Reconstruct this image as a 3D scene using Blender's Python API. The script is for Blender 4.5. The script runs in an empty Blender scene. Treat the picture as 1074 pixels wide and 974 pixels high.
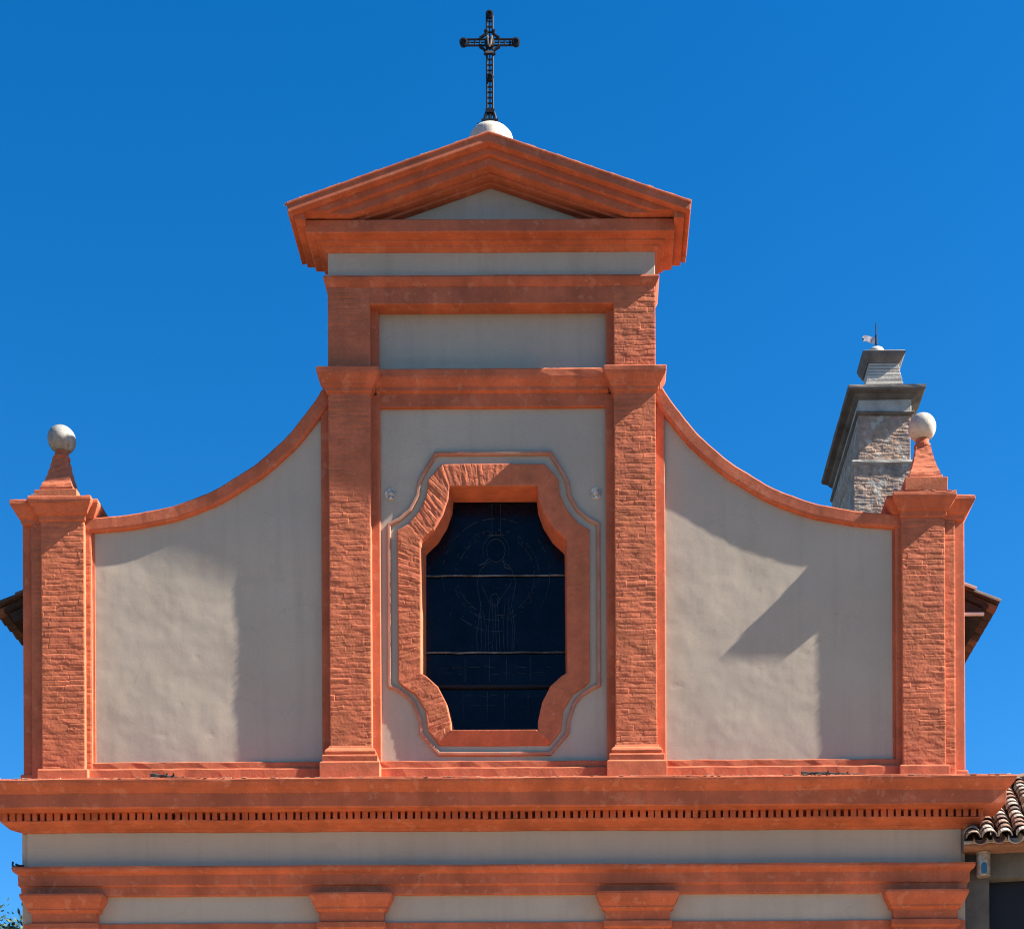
import bpy, bmesh, math, random
import numpy as np
from mathutils import Vector, Matrix

random.seed(7)
SC = bpy.context.scene
COL = SC.collection

# ------------------------------------------------------------------ camera
cam_d = bpy.data.cameras.new('camera')
cam = bpy.data.objects.new('camera', cam_d)
COL.objects.link(cam)
cam.location = (1.2195, -20.0, 1.6)
ROLL = math.radians(0.28)
cam.matrix_world = Matrix.Translation(cam.location) @ Matrix.Rotation(math.radians(90), 4, 'X') @ Matrix.Rotation(-ROLL, 4, 'Z')
cam_d.sensor_width = 36
cam_d.lens = 36 * 1640 / 1074
cam_d.shift_x = -0.0778
cam_d.shift_y = 0.8119
cam_d.clip_start = 0.1
cam_d.clip_end = 3000
SC.camera = cam

# ------------------------------------------------------------------ sky, sun, exposure
TO_SUN = Vector((1.0, -0.119, 0.905)).normalized()
EL = math.asin(TO_SUN.z)
ROT = math.atan2(TO_SUN.x, TO_SUN.y)
W = bpy.data.worlds.new('World')
SC.world = W
W.use_nodes = True
wn, wl = W.node_tree.nodes, W.node_tree.links
wn.clear()
sky = wn.new('ShaderNodeTexSky')
sky.sky_type = 'NISHITA'
sky.sun_disc = False
sky.sun_elevation = EL
sky.sun_rotation = ROT
sky.altitude = 900
sky.air_density = 1.0
sky.dust_density = 0.3
sky.ozone_density = 5.0
gam = wn.new('ShaderNodeGamma'); gam.inputs[1].default_value = 1.0
hsv = wn.new('ShaderNodeHueSaturation')
hsv.inputs['Saturation'].default_value = 1.32
hsv.inputs['Value'].default_value = 1.02
bg = wn.new('ShaderNodeBackground'); bg.inputs['Strength'].default_value = 0.05
wo = wn.new('ShaderNodeOutputWorld')
wl.new(sky.outputs[0], hsv.inputs['Color'])
wl.new(hsv.outputs[0], bg.inputs['Color'])
wl.new(bg.outputs[0], wo.inputs['Surface'])

sun_d = bpy.data.lights.new('sun', 'SUN')
sun_d.energy = 5.0
sun_d.angle = math.radians(0.5)
sun_d.color = (1.0, 0.945, 0.86)
sun = bpy.data.objects.new('sun', sun_d)
COL.objects.link(sun)
sun.rotation_euler = (-TO_SUN).to_track_quat('-Z', 'Y').to_euler()
sun.location = (30, -10, 40)

SC.view_settings.view_transform = 'Standard'
SC.view_settings.look = 'None'
SC.view_settings.exposure = 2.05
SC.view_settings.gamma = 1.0
SC.view_settings.use_curve_mapping = False
SC.cycles.filter_width = 1.15
SC.cycles.max_bounces = 8
SC.cycles.diffuse_bounces = 5

# ------------------------------------------------------------------ materials
MATS = {}
def mat(name, base, rough=0.85, var=0.12, vscale=1.5, bump=0.0, bscale=8.0, bdist=0.004,
        tint=None, tint_amt=0.3, tint_scale=0.8, speck=0.0, speck_col=(0.5, 0.45, 0.4), metallic=0.0,
        island=None, speck_scale=14, speck_lo=0.66, crack=0.0, fine=0.06, streak=0.0, spec=0.3):
    m = bpy.data.materials.new(name)
    m.use_nodes = True
    nt = m.node_tree; N = nt.nodes; L = nt.links
    b = N['Principled BSDF']
    b.inputs['Roughness'].default_value = rough
    b.inputs['Metallic'].default_value = metallic
    b.inputs['Specular IOR Level'].default_value = spec
    tc = N.new('ShaderNodeTexCoord')
    def noise(scale, detail=6, rough_=0.6, vec=None):
        n = N.new('ShaderNodeTexNoise')
        n.inputs['Scale'].default_value = scale
        n.inputs['Detail'].default_value = detail
        n.inputs['Roughness'].default_value = rough_
        L.new(vec if vec else tc.outputs['Object'], n.inputs['Vector'])
        return n.outputs['Fac']
    def ramp(src, lo, hi, a=0.0, c=1.0):
        r = N.new('ShaderNodeMapRange')
        r.inputs['From Min'].default_value = lo; r.inputs['From Max'].default_value = hi
        r.inputs['To Min'].default_value = a; r.inputs['To Max'].default_value = c
        L.new(src, r.inputs['Value'])
        return r.outputs[0]
    def mixc(fac, a, c, blend='MIX'):
        x = N.new('ShaderNodeMix'); x.data_type = 'RGBA'; x.blend_type = blend
        if isinstance(fac, float): x.inputs[0].default_value = fac
        else: L.new(fac, x.inputs[0])
        for i, v in ((6, a), (7, c)):
            if isinstance(v, tuple): x.inputs[i].default_value = (*v, 1)
            else: L.new(v, x.inputs[i])
        return x.outputs[2]
    col = base
    if island:
        g = N.new('ShaderNodeNewGeometry')
        cr = N.new('ShaderNodeValToRGB')
        cr.color_ramp.interpolation = 'CONSTANT'
        els = cr.color_ramp.elements
        while len(els) < len(island): els.new(0.5)
        for i, c in enumerate(island):
            els[i].position = i / len(island); els[i].color = (*c, 1)
        L.new(g.outputs['Random Per Island'], cr.inputs[0])
        col = cr.outputs[0]
    if tint:
        col = mixc(ramp(noise(tint_scale, 5), 0.42, 0.68, 0.0, tint_amt), col, tint)
    if var > 0:
        v = ramp(noise(vscale, 8, 0.65), 0.3, 0.7, 1 - var, 1 + var)
        cc = N.new('ShaderNodeCombineColor')
        for i in range(3): L.new(v, cc.inputs[i])
        col = mixc(1.0, col, cc.outputs[0], 'MULTIPLY')
    if fine > 0:
        v = ramp(noise(45, 4, 0.7), 0.3, 0.7, 1 - fine, 1 + fine)
        cc = N.new('ShaderNodeCombineColor')
        for i in range(3): L.new(v, cc.inputs[i])
        col = mixc(1.0, col, cc.outputs[0], 'MULTIPLY')
    if streak > 0:
        mp = N.new('ShaderNodeMapping')
        mp.inputs['Scale'].default_value = (5.0, 5.0, 0.35)
        L.new(tc.outputs['Object'], mp.inputs['Vector'])
        s = ramp(noise(1.0, 5, 0.6, mp.outputs[0]), 0.5, 0.75, 0.0, streak)
        col = mixc(s, col, tuple(0.55 * x for x in base))
    if speck > 0:
        s = ramp(noise(speck_scale, 5 if speck_scale < 10 else 3, 0.55), speck_lo, speck_lo + (0.02 if speck_scale < 10 else 0.08), 0.0, speck)
        col = mixc(s, col, speck_col)
    if crack > 0:
        nv = N.new('ShaderNodeTexNoise'); nv.inputs['Scale'].default_value = 2.2; nv.inputs['Detail'].default_value = 6
        L.new(tc.outputs['Object'], nv.inputs['Vector'])
        ad = N.new('ShaderNodeVectorMath'); ad.operation = 'MULTIPLY_ADD'
        ad.inputs[1].default_value = (0.9, 0.9, 0.9)
        L.new(nv.outputs['Color'], ad.inputs[0]); L.new(tc.outputs['Object'], ad.inputs[2])
        vo = N.new('ShaderNodeTexVoronoi'); vo.feature = 'DISTANCE_TO_EDGE'; vo.inputs['Scale'].default_value = 0.75
        L.new(ad.outputs[0], vo.inputs['Vector'])
        line = ramp(vo.outputs['Distance'], 0.0, 0.007, 1.0, 0.0)
        gate = ramp(noise(0.9, 3, 0.5), 0.50, 0.60, 0.0, crack)
        mm = N.new('ShaderNodeMath'); mm.operation = 'MULTIPLY'
        L.new(line, mm.inputs[0]); L.new(gate, mm.inputs[1])
        col = mixc(mm.outputs[0], col, tuple(0.45 * x for x in base))
    if isinstance(col, tuple): b.inputs['Base Color'].default_value = (*col, 1)
    else: L.new(col, b.inputs['Base Color'])
    if bump > 0:
        bp = N.new('ShaderNodeBump')
        bp.inputs['Strength'].default_value = bump
        bp.inputs['Distance'].default_value = bdist
        L.new(noise(bscale, 5, 0.55), bp.inputs['Height'])
        L.new(bp.outputs[0], b.inputs['Normal'])
    MATS[name] = m
    return m

ORANGE = (0.44, 0.108, 0.046)
mat('orange_render', ORANGE, 0.9, 0.28, 1.8, 0.6, 9, 0.003, (0.36, 0.093, 0.042), 0.9, 1.1, 0.40, (0.50, 0.185, 0.10), speck_scale=8, speck_lo=0.60, streak=0.5, fine=0.13, crack=0.4)
mat('orange_brick', (0.45, 0.118, 0.053), 0.9, 0.22, 5.0, 0.6, 30, 0.003, (0.36, 0.105, 0.043), 0.8, 2.0, 0.5, (0.52, 0.22, 0.13), fine=0.12, streak=0.3)
mat('plaster', (0.41, 0.336, 0.252), 0.9, 0.11, 1.4, 0.6, 6, 0.004, (0.345, 0.285, 0.222), 0.95, 0.7, 0.15, (0.33, 0.285, 0.24), streak=0.22, fine=0.06, crack=0.22)
mat('mortar', (0.56, 0.28, 0.18), 0.95, 0.3, 9, 0.6, 40, 0.003)
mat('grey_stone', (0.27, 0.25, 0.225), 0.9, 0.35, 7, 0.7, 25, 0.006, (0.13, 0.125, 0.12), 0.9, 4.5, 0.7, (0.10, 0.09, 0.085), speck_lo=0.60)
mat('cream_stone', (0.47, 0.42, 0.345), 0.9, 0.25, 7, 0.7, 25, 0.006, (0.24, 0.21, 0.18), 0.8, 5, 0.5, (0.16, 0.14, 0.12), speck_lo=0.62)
mat('white_stone', (0.46, 0.415, 0.34), 0.85, 0.15, 6, 0.6, 25, 0.004, (0.35, 0.33, 0.30), 0.5, 5)
mat('worn_stone', (0.52, 0.47, 0.40), 0.9, 0.3, 12, 0.6, 40, 0.003, (0.25, 0.22, 0.19), 0.9, 14)
mat('pale_orange', (0.37, 0.145, 0.088), 0.9, 0.2, 3, 0.5, 12, 0.003, (0.36, 0.25, 0.18), 0.7, 2.2)
mat('wrought_iron', (0.006, 0.006, 0.008), 0.6, 0.2, 20, spec=0.25)
mat('old_tiles', (0.2, 0.1, 0.07), 0.9, 0.3, 7, 0.6, 30, 0.004, island=[(0.16, 0.075, 0.05), (0.10, 0.05, 0.035), (0.22, 0.10, 0.06), (0.07, 0.045, 0.035)])
mat('dark_timber', (0.028, 0.018, 0.014), 0.85, 0.3, 6, 0.5, 20)
mat('pale_fascia', (0.55, 0.52, 0.48), 0.8, 0.15, 6)
mat('tower_brick', (0.39, 0.25, 0.17), 0.95, 0.4, 7.0, 0.7, 18, 0.006, (0.25, 0.20, 0.165), 0.8, 1.6, 0.85, (0.46, 0.40, 0.32), speck_scale=4.0, speck_lo=0.58)
mat('pale_brick', (0.46, 0.42, 0.36), 0.95, 0.2, 6.0, 0.7, 18, 0.01, (0.30, 0.26, 0.22), 0.5, 3)
mat('tower_plaster', (0.43, 0.39, 0.33), 0.95, 0.2, 3, 0.6, 14, 0.006, (0.25, 0.22, 0.19), 0.7, 2.5)
mat('tower_stone', (0.17, 0.145, 0.125), 0.9, 0.3, 3, 0.6, 14, 0.006, (0.08, 0.075, 0.07), 0.7, 2.5)
mat('roof_tiles', (0.3, 0.15, 0.09), 0.9, 0.3, 7, 0.6, 30, 0.004, island=[(0.22, 0.15, 0.11), (0.28, 0.225, 0.175), (0.16, 0.09, 0.06), (0.32, 0.27, 0.215), (0.11, 0.075, 0.06), (0.25, 0.155, 0.105)])
mat('terracotta', (0.26, 0.13, 0.085), 0.9, 0.3, 6)
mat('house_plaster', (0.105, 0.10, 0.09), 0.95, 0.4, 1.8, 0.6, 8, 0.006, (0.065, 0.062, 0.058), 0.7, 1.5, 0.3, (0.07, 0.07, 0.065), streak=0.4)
mat('dark_door', (0.006, 0.007, 0.012), 0.6, 0.2, 6)
mat('zinc', (0.42, 0.38, 0.33), 0.45, 0.3, 12, 0.3, 30, 0.001, (0.20, 0.12, 0.07), 0.7, 14, metallic=0.5)
mat('blue_enamel', (0.02, 0.10, 0.18), 0.4, 0.1)
mat('glass_dark', (0.0012, 0.0032, 0.008), 0.22, 0.8, 4, 0.5, 7, 0.006, spec=0.16, fine=0.3)
mat('lead_line', (0.008, 0.024, 0.046), 0.7, 0.5, 10)
mat('bar_dust', (0.05, 0.06, 0.07), 0.8, 0.95, 4, tint=(0.14, 0.13, 0.12), tint_amt=1.0, tint_scale=3)
mat('bar_black', (0.004, 0.004, 0.006), 0.7, 0.2)
mat('twig', (0.03, 0.025, 0.022), 0.9, 0.3)
mat('vane_sheet', (0.62, 0.56, 0.56), 0.5, 0.25, 12, tint=(0.25, 0.14, 0.13), tint_amt=0.8, tint_scale=9)
mat('bark', (0.09, 0.065, 0.045), 0.9, 0.3, 8, 0.6, 12, 0.02)
mat('foliage', (0.05, 0.085, 0.04), 0.7, 0.4, 1.5)
mat('asphalt', (0.038, 0.036, 0.033), 0.9, 0.2, 0.7, 0.4, 10, 0.004)
mat('bounce_paving', (0.40, 0.285, 0.175), 0.9, 0.2, 0.7, 0.4, 10, 0.004, (0.34, 0.25, 0.16), 0.6, 0.2)  # warm pale tone chosen to reflect sunlight up onto the lower facade

# ------------------------------------------------------------------ mesh helpers
def link(name, bm, m, parent=None, bevel=0.0, smooth=False, recalc=True):
    if recalc: bmesh.ops.recalc_face_normals(bm, faces=bm.faces)
    me = bpy.data.meshes.new(name)
    bm.to_mesh(me); bm.free()
    o = bpy.data.objects.new(name, me)
    COL.objects.link(o)
    if parent: o.parent = parent
    me.materials.append(MATS[m])
    if smooth:
        for p in me.polygons: p.use_smooth = True
    if bevel > 0:
        md = o.modifiers.new('bevel', 'BEVEL')
        md.width = bevel; md.segments = 2; md.limit_method = 'ANGLE'; md.angle_limit = math.radians(35)
        md.use_clamp_overlap = True
    return o

def thing(name, label, cat, loc=(0, 0, 0), group=None, rz=0):
    o = bpy.data.objects.new(name, None)
    COL.objects.link(o)
    o.location = loc; o.rotation_euler = (0, 0, rz)
    o['label'] = label; o['category'] = cat
    if group: o['group'] = group
    return o

def box(bm, x0, x1, y0, y1, z0, z1, jit=0.0):
    vs = []
    for z in (z0, z1):
        for x, y in ((x0, y0), (x1, y0), (x1, y1), (x0, y1)):
            vs.append(bm.verts.new((x + random.uniform(-jit, jit), y + random.uniform(-jit, jit), z + random.uniform(-jit, jit))))
    for f in ((0, 1, 2, 3), (7, 6, 5, 4), (0, 4, 5, 1), (1, 5, 6, 2), (2, 6, 7, 3), (3, 7, 4, 0)):
        bm.faces.new([vs[i] for i in f])
    return vs

def prism(bm, pts, y0, y1):
    """closed XZ outline extruded along Y"""
    a = [bm.verts.new((x, y0, z)) for x, z in pts]
    c = [bm.verts.new((x, y1, z)) for x, z in pts]
    fs = [bm.faces.new(a), bm.faces.new(c[::-1])]
    if len(pts) > 8: bmesh.ops.triangulate(bm, faces=fs, ngon_method='EAR_CLIP')
    n = len(pts)
    for i in range(n):
        bm.faces.new([a[i], a[(i + 1) % n], c[(i + 1) % n], c[i]])

def wob(x, s):
    return (math.sin(x * 1.7 + s * 3.1) + 0.6 * math.sin(x * 4.3 + s * 1.7) + 0.4 * math.sin(x * 9.1 + s * 5.3)) / 2.0

def sweep(bm, w, cx, y_front, y_back, prof, seg=0.25, amp=0.004, seed=0):
    """moulding profile [(offset, z)] carried round the two sides and the front of a block with mitred corners"""
    stations = []
    nx = max(2, int(2 * w / seg)); ny = max(1, int((y_back - y_front) / seg))
    for i in range(ny): stations.append(('L', y_back + (y_front - y_back) * i / ny))
    for i in range(nx + 1): stations.append(('F', -1 + 2 * i / nx))
    for i in range(1, ny + 1): stations.append(('R', y_front + (y_back - y_front) * i / ny))
    rings = []
    for k, (leg, t) in enumerate(stations):
        ring = []
        for j, (o, z) in enumerate(prof):
            a = amp * wob(k * seg * 1.3, seed + j * 0.7)
            oo = o + (a * 0.6 if abs(t) != 1 or leg != 'F' else 0)
            if leg == 'L': p = (cx - w - oo, t, z + a)
            elif leg == 'R': p = (cx + w + oo, t, z + a)
            else: p = (cx + t * (w + o), y_front - (oo if abs(t) < 1 else o), z + a)
            ring.append(bm.verts.new(p))
        rings.append(ring)
    n = len(prof)
    for r0, r1 in zip(rings, rings[1:]):
        for j in range(n):
            bm.faces.new([r0[j], r0[(j + 1) % n], r1[(j + 1) % n], r1[j]])
    bm.faces.new(rings[0]); bm.faces.new(rings[-1][::-1])

def run(bm, x0, x1, prof, seg=0.2, amp=0.004, seed=0):
    """straight moulding along X, profile [(projection, z)]"""
    n = max(2, int((x1 - x0) / seg)); rings = []
    for i in range(n + 1):
        x = x0 + (x1 - x0) * i / n
        rings.append([bm.verts.new((x, -p + amp * wob(i * .9, seed + j), z + 1.2 * amp * wob(i * .7, seed + j * 2))) for j, (p, z) in enumerate(prof)])
    m = len(prof)
    for r0, r1 in zip(rings, rings[1:]):
        for j in range(m): bm.faces.new([r0[j], r0[(j + 1) % m], r1[(j + 1) % m], r1[j]])
    bm.faces.new(rings[0]); bm.faces.new(rings[-1][::-1])

def tube(bm, pts, r, n=6, closed=False):
    pts = [Vector(p) for p in pts]
    rings = []
    m = len(pts)
    for i, p in enumerate(pts):
        d = (pts[(i + 1) % m] - pts[i - 1]) if closed else (pts[min(i + 1, m - 1)] - pts[max(i - 1, 0)])
        d.normalize()
        up = Vector((0, 1, 0)) if abs(d.y) < 0.9 else Vector((0, 0, 1))
        a = d.cross(up).normalized(); b = d.cross(a).normalized()
        rr = r[i] if isinstance(r, (list, tuple)) else r
        rings.append([bm.verts.new(p + a * (rr * math.cos(2 * math.pi * k / n)) + b * (rr * math.sin(2 * math.pi * k / n))) for k in range(n)])
    rng = range(m) if closed else range(m - 1)
    for i in rng:
        r0, r1 = rings[i], rings[(i + 1) % m]
        for k in range(n):
            bm.faces.new([r0[k], r0[(k + 1) % n], r1[(k + 1) % n], r1[k]])
    if not closed:
        bm.faces.new(rings[0]); bm.faces.new(rings[-1][::-1])

def lathe(bm, prof, n=32, c=(0, 0, 0)):
    rings = []
    for r, z in prof:
        if r < 1e-5: rings.append([bm.verts.new((c[0], c[1], c[2] + z))])
        else: rings.append([bm.verts.new((c[0] + r * math.cos(2 * math.pi * k / n), c[1] + r * math.sin(2 * math.pi * k / n), c[2] + z)) for k in range(n)])
    for a, b in zip(rings, rings[1:]):
        for k in range(n):
            q = [a[k % len(a)], a[(k + 1) % len(a)], b[(k + 1) % len(b)], b[k % len(b)]]
            q = list(dict.fromkeys(q))
            if len(q) > 2: bm.faces.new(q)
    for r in (rings[0], rings[-1]):
        if len(r) > 2: bm.faces.new(r)

def square_lathe(bm, prof):
    """square section carried up a list of (half width, z)"""
    rings = [[bm.verts.new((sx * h, sy * h, z)) for sx, sy in ((-1, -1), (1, -1), (1, 1), (-1, 1))] for h, z in prof]
    for a, b in zip(rings, rings[1:]):
        for k in range(4): bm.faces.new([a[k], a[(k + 1) % 4], b[(k + 1) % 4], b[k]])
    bm.faces.new(rings[0]); bm.faces.new(rings[-1][::-1])

# value noise and brick relief on arrays
def _h(i, j, s):
    n = (i.astype(np.int64) * 374761393 + j.astype(np.int64) * 668265263 + s * 974634777) & 0x7fffffff
    n = ((n ^ (n >> 13)) * 1274126177) & 0x7fffffff
    return ((n ^ (n >> 16)) & 0xffff) / 65535.0
def vnoise(u, v, sc, s):
    u = u * sc; v = v * sc
    i = np.floor(u); j = np.floor(v); a = u - i; b = v - j
    a = a * a * (3 - 2 * a); b = b * b * (3 - 2 * b)
    return (_h(i, j, s) * (1 - a) + _h(i + 1, j, s) * a) * (1 - b) + (_h(i, j + 1, s) * (1 - a) + _h(i + 1, j + 1, s) * a) * b
def relief(u, v, seed, course=0.068, length=0.25, amp=1.0):
    """height (m) of rough painted brickwork, u along the course, v up"""
    vv = v + 0.022 * (vnoise(u, v, 3.4, seed + 5) - 0.5) + 0.014 * (vnoise(u, v, 9.0, seed + 15) - 0.5)
    row = np.floor(vv / course)
    uu = u + np.mod(row, 2) * length * 0.5 + 0.14 * _h(row, row * 0 + 3, seed)
    colm = np.floor(uu / length)
    fv = vv / course - row; fu = uu / length - colm
    off = (_h(row, colm, seed + 1) - 0.5) * 0.0045
    tilt = (_h(row, colm, seed + 2) - 0.5) * 0.010 * (fv - 0.5) + (_h(row, colm, seed + 3) - 0.5) * 0.006 * (fu - 0.5)
    ev = np.minimum(fv, 1 - fv) * course; eu = np.minimum(fu, 1 - fu) * length
    fill = np.clip(2.2 * vnoise(u, v, 4.5, seed + 16) - 0.5, 0.1, 1.0)
    deep = (0.2 + 1.1 * _h(row, colm, seed + 4)) * fill
    j = np.clip(np.minimum(ev / 0.013, 0.55 + eu / 0.016), 0, 1)
    j = j * j * (3 - 2 * j)
    h = off * (0.4 + 0.6 * fill) + tilt * fill - 0.0050 * deep * (1 - j)
    h += 0.0048 * (vnoise(u * 0.30, v, 30, seed + 17) - 0.5) * (0.4 + 0.9 * vnoise(u, v, 3, seed + 18))
    h += 0.0030 * (vnoise(u, v, 8, seed + 6) - 0.5) + 0.0030 * (vnoise(u * 0.6, v, 22, seed + 7) - 0.5) + 0.0018 * (vnoise(u, v, 55, seed + 8) - 0.5)
    h *= 0.80
    return h * amp

def brick_block(name, x0, x1, z0, z1, yf, yb, m, parent, seed, step=0.011, amp=1.0, **kw):
    """a block whose front face carries real brick relief"""
    nx = max(2, int((x1 - x0) / step)); nz = max(2, int((z1 - z0) / step))
    xs = np.linspace(x0, x1, nx + 1); zs = np.linspace(z0, z1, nz + 1)
    U, V = np.meshgrid(xs, zs)
    H = relief(U, V, seed, amp=amp, **kw)
    e = np.minimum(np.minimum(U - x0, x1 - U) / 0.012, 1.0)
    Y = yf - H + 0.004 * (1 - np.clip(e, 0, 1))
    X = U + 0.004 * (vnoise(U, V, 14, seed + 20) - 0.5) * (1 - np.clip(e, 0, 1))
    verts = list(map(tuple, np.stack([X, Y, V], -1).reshape(-1, 3)))
    w = nx + 1
    faces = [(r * w + c, r * w + c + 1, (r + 1) * w + c + 1, (r + 1) * w + c) for r in range(nz) for c in range(nx)]
    b = [c for c in range(nx + 1)] + [r * w + nx for r in range(1, nz + 1)] + [nz * w + c for c in range(nx - 1, -1, -1)] + [r * w for r in range(nz - 1, 0, -1)]
    n0 = len(verts)
    for i in b: verts.append((verts[i][0], yb, verts[i][2]))
    nb = len(b)
    for i in range(nb):
        faces.append((b[i], n0 + i, n0 + (i + 1) % nb, b[(i + 1) % nb]))
    me = bpy.data.meshes.new(name)
    me.from_pydata(verts, [], faces)
    me.materials.append(MATS[m])
    o = bpy.data.objects.new(name, me)
    COL.objects.link(o)
    if parent: o.parent = parent
    return o

def grid_block(name, X, Y, Z, yb, m, parent):
    """sheet of modelled surface closed to a flat back at y = yb"""
    nz, w = X.shape; nz -= 1; nx = w - 1
    verts = list(map(tuple, np.stack([X, Y, Z], -1).reshape(-1, 3)))
    faces = [(r * w + c, r * w + c + 1, (r + 1) * w + c + 1, (r + 1) * w + c) for r in range(nz) for c in range(nx)]
    b = [c for c in range(w)] + [r * w + nx for r in range(1, nz + 1)] + [nz * w + c for c in range(nx - 1, -1, -1)] + [r * w for r in range(nz - 1, 0, -1)]
    n0 = len(verts); nb = len(b)
    for i in b: verts.append((verts[i][0], yb, verts[i][2]))
    for i in range(nb): faces.append((b[i], n0 + i, n0 + (i + 1) % nb, b[(i + 1) % nb]))
    me = bpy.data.meshes.new('m'); me.from_pydata(verts, [], faces)
    bm = bmesh.new(); bm.from_mesh(me); bpy.data.meshes.remove(me)
    return link(name, bm, m, parent, smooth=False)

def crumbs(bm, path, n, size, yspread=0.02, seed=1):
    """ragged lime mortar lumps along an edge; path = list of (x, y, z)"""
    rnd = random.Random(seed)
    P = [Vector(p) for p in path]
    seg = [(b - a).length for a, b in zip(P, P[1:])]
    tot = sum(seg)
    for k in range(n):
        d = rnd.uniform(0, tot); i = 0
        while d > seg[i] and i < len(seg) - 1: d -= seg[i]; i += 1
        p = P[i].lerp(P[i + 1], min(1, d / seg[i]))
        t = (P[i + 1] - P[i]).normalized()
        l = size * rnd.uniform(0.6, 3.2); h = size * rnd.uniform(0.3, 0.8); dy = size * rnd.uniform(0.6, 1.4)
        yo = rnd.uniform(0, yspread)
        nrm = Vector((-t.z, 0, t.x))
        if nrm.z < 0: nrm = -nrm
        vs = []
        for a in (0, 1):
            for sx, sy in ((-1, -1), (1, -1), (1, 1), (-1, 1)):
                q = p + t * (sx * l * (1 - 0.35 * a) * rnd.uniform(0.7, 1.2)) + Vector((0, yo + sy * dy * 0.5, 0)) + nrm * ((-0.4 + 1.3 * a) * h * rnd.uniform(0.5, 1.2))
                vs.append(bm.verts.new(q))
        for f in ((0, 1, 2, 3), (7, 6, 5, 4), (0, 4, 5, 1), (1, 5, 6, 2), (2, 6, 7, 3), (3, 7, 4, 0)):
            bm.faces.new([vs[i] for i in f])

def tile_field(name, org, down, across, ncol, ncourse, pitch, expo, m, parent, r0=0.088, seed=3, channels=True):
    """barrel tiles: cover tiles over channel tiles, each tile its own shell; org = ridge corner"""
    rnd = random.Random(seed)
    bm = bmesh.new()
    down = Vector(down).normalized(); across = Vector(across).normalized()
    nrm = across.cross(down)
    if nrm.z < 0: nrm = -nrm
    K = 7
    def tile(o, cover):
        ln = expo * 1.25; th = 0.014
        jx = rnd.uniform(-0.012, 0.012); jr = rnd.uniform(0.92, 1.07); jt = rnd.uniform(-0.02, 0.02)
        up = [];
        for s, (t, rr, lift) in enumerate(((0, r0 * 0.86 * jr, 0.0), (ln, r0 * 1.04 * jr, 0.020 if cover else 0.004))):
            oring, iring = [], []
            for k in range(K + 1):
                a = math.pi * k / K
                for ring, R in ((oring, rr), (iring, rr - th)):
                    ca, sa = math.cos(a) * R, math.sin(a) * R * 0.82
                    if not cover: sa = -sa + 0.03
                    else: sa += 0.035
                    ring.append(bm.verts.new(o + down * t + across * (ca + jx + jt * t) + nrm * (sa + lift)))
            up.append((oring, iring))
        (o0, i0), (o1, i1) = up
        for k in range(K):
            bm.faces.new([o0[k], o0[k + 1], o1[k + 1], o1[k]])
            bm.faces.new([i0[k], i1[k], i1[k + 1], i0[k + 1]])
            bm.faces.new([o1[k], o1[k + 1], i1[k + 1], i1[k]])
            bm.faces.new([o0[k], i0[k], i0[k + 1], o0[k + 1]])
        bm.faces.new([o0[0], o1[0], i1[0], i0[0]]); bm.faces.new([o0[K], i0[K], i1[K], o1[K]])
    for c in range(ncol):
        for k in range(ncourse):
            o = Vector(org) + across * (c * pitch) + down * (k * expo)
            tile(o + nrm * 0.0, True)
            if channels: tile(o + across * (pitch * 0.5), False)
    return link(name, bm, m, parent)

CX = 0.01            # axis of symmetry of the facade

# ------------------------------------------------------------------ ground, unseen: pale near the facade, dark beyond, to shape bounce light
bm = bmesh.new()
bmesh.ops.create_grid(bm, x_segments=8, y_segments=8, size=900)
g = link('ground', bm, 'asphalt'); g['kind'] = 'structure'
bm = bmesh.new(); box(bm, -16, 13, -11.5, 0.5, -0.3, 0.004)
g = link('bounce_forecourt', bm, 'bounce_paving'); g['kind'] = 'structure'  # added out of view as a reflector brightening the lower storey
bm = bmesh.new(); box(bm, -16, 13, -11.75, -11.5, -0.3, 0.06)
g = link('kerb', bm, 'white_stone', None, 0.02); g['kind'] = 'structure'

# ================================================================== CHURCH
ch = thing('church', 'baroque church facade painted orange and grey, with curved side wings, pediment and dark window', 'church')

# ---- lower storey
bm = bmesh.new(); box(bm, -6.05, 6.03, 0.03, 0.6, 0, 8.05); box(bm, -5.976, 5.976, 0.0, 0.03, 0, 7.60)
link('wall', bm, 'plaster', ch, 0.008)
for cx in (-5.465, -1.81, 1.83, 5.49):
    bm = bmesh.new(); box(bm, cx - 0.40, cx + 0.40, -0.115, 0.0, 0.5, 6.40)
    link('pilaster', bm, 'orange_render', ch, 0.012)
    bm = bmesh.new(); sweep(bm, 0.40, cx, -0.115, 0.0, [(-.05, 0), (.12, 0), (.12, .35), (.06, .42), (.06, .5), (.02, .55), (-.05, .55)])
    link('pilaster_base', bm, 'orange_render', ch)
    bm = bmesh.new()
    sweep(bm, 0.40, cx, -0.115, 0.0, [(-.05, 6.727), (.125, 6.727), (.128, 6.695), (.115, 6.66), (.085, 6.60), (.062, 6.565), (.055, 6.548), (.058, 6.53), (.035, 6.52), (.012, 6.50), (.008, 6.375), (-.05, 6.375)], 0.1, 0.003, cx)
    link('capital', bm, 'orange_render', ch, 0.006)
    bm = bmesh.new()
    sweep(bm, 0.40, cx, -0.115, 0.0, [(-.05, 6.372), (.035, 6.372), (.035, 6.30), (.0, 6.28), (-.05, 6.28)], 0.1, 0.003, cx)
    link('necking', bm, 'orange_render', ch, 0.006)
bm = bmesh.new(); sweep(bm, 5.976, 0, 0.0, 0.03, [(-.05, 6.385), (.035, 6.385), (.035, 6.20), (-.05, 6.20)], 0.2, 0.003, 2)
link('panel_rail', bm, 'orange_render', ch, 0.006)
bm = bmesh.new()
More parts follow.
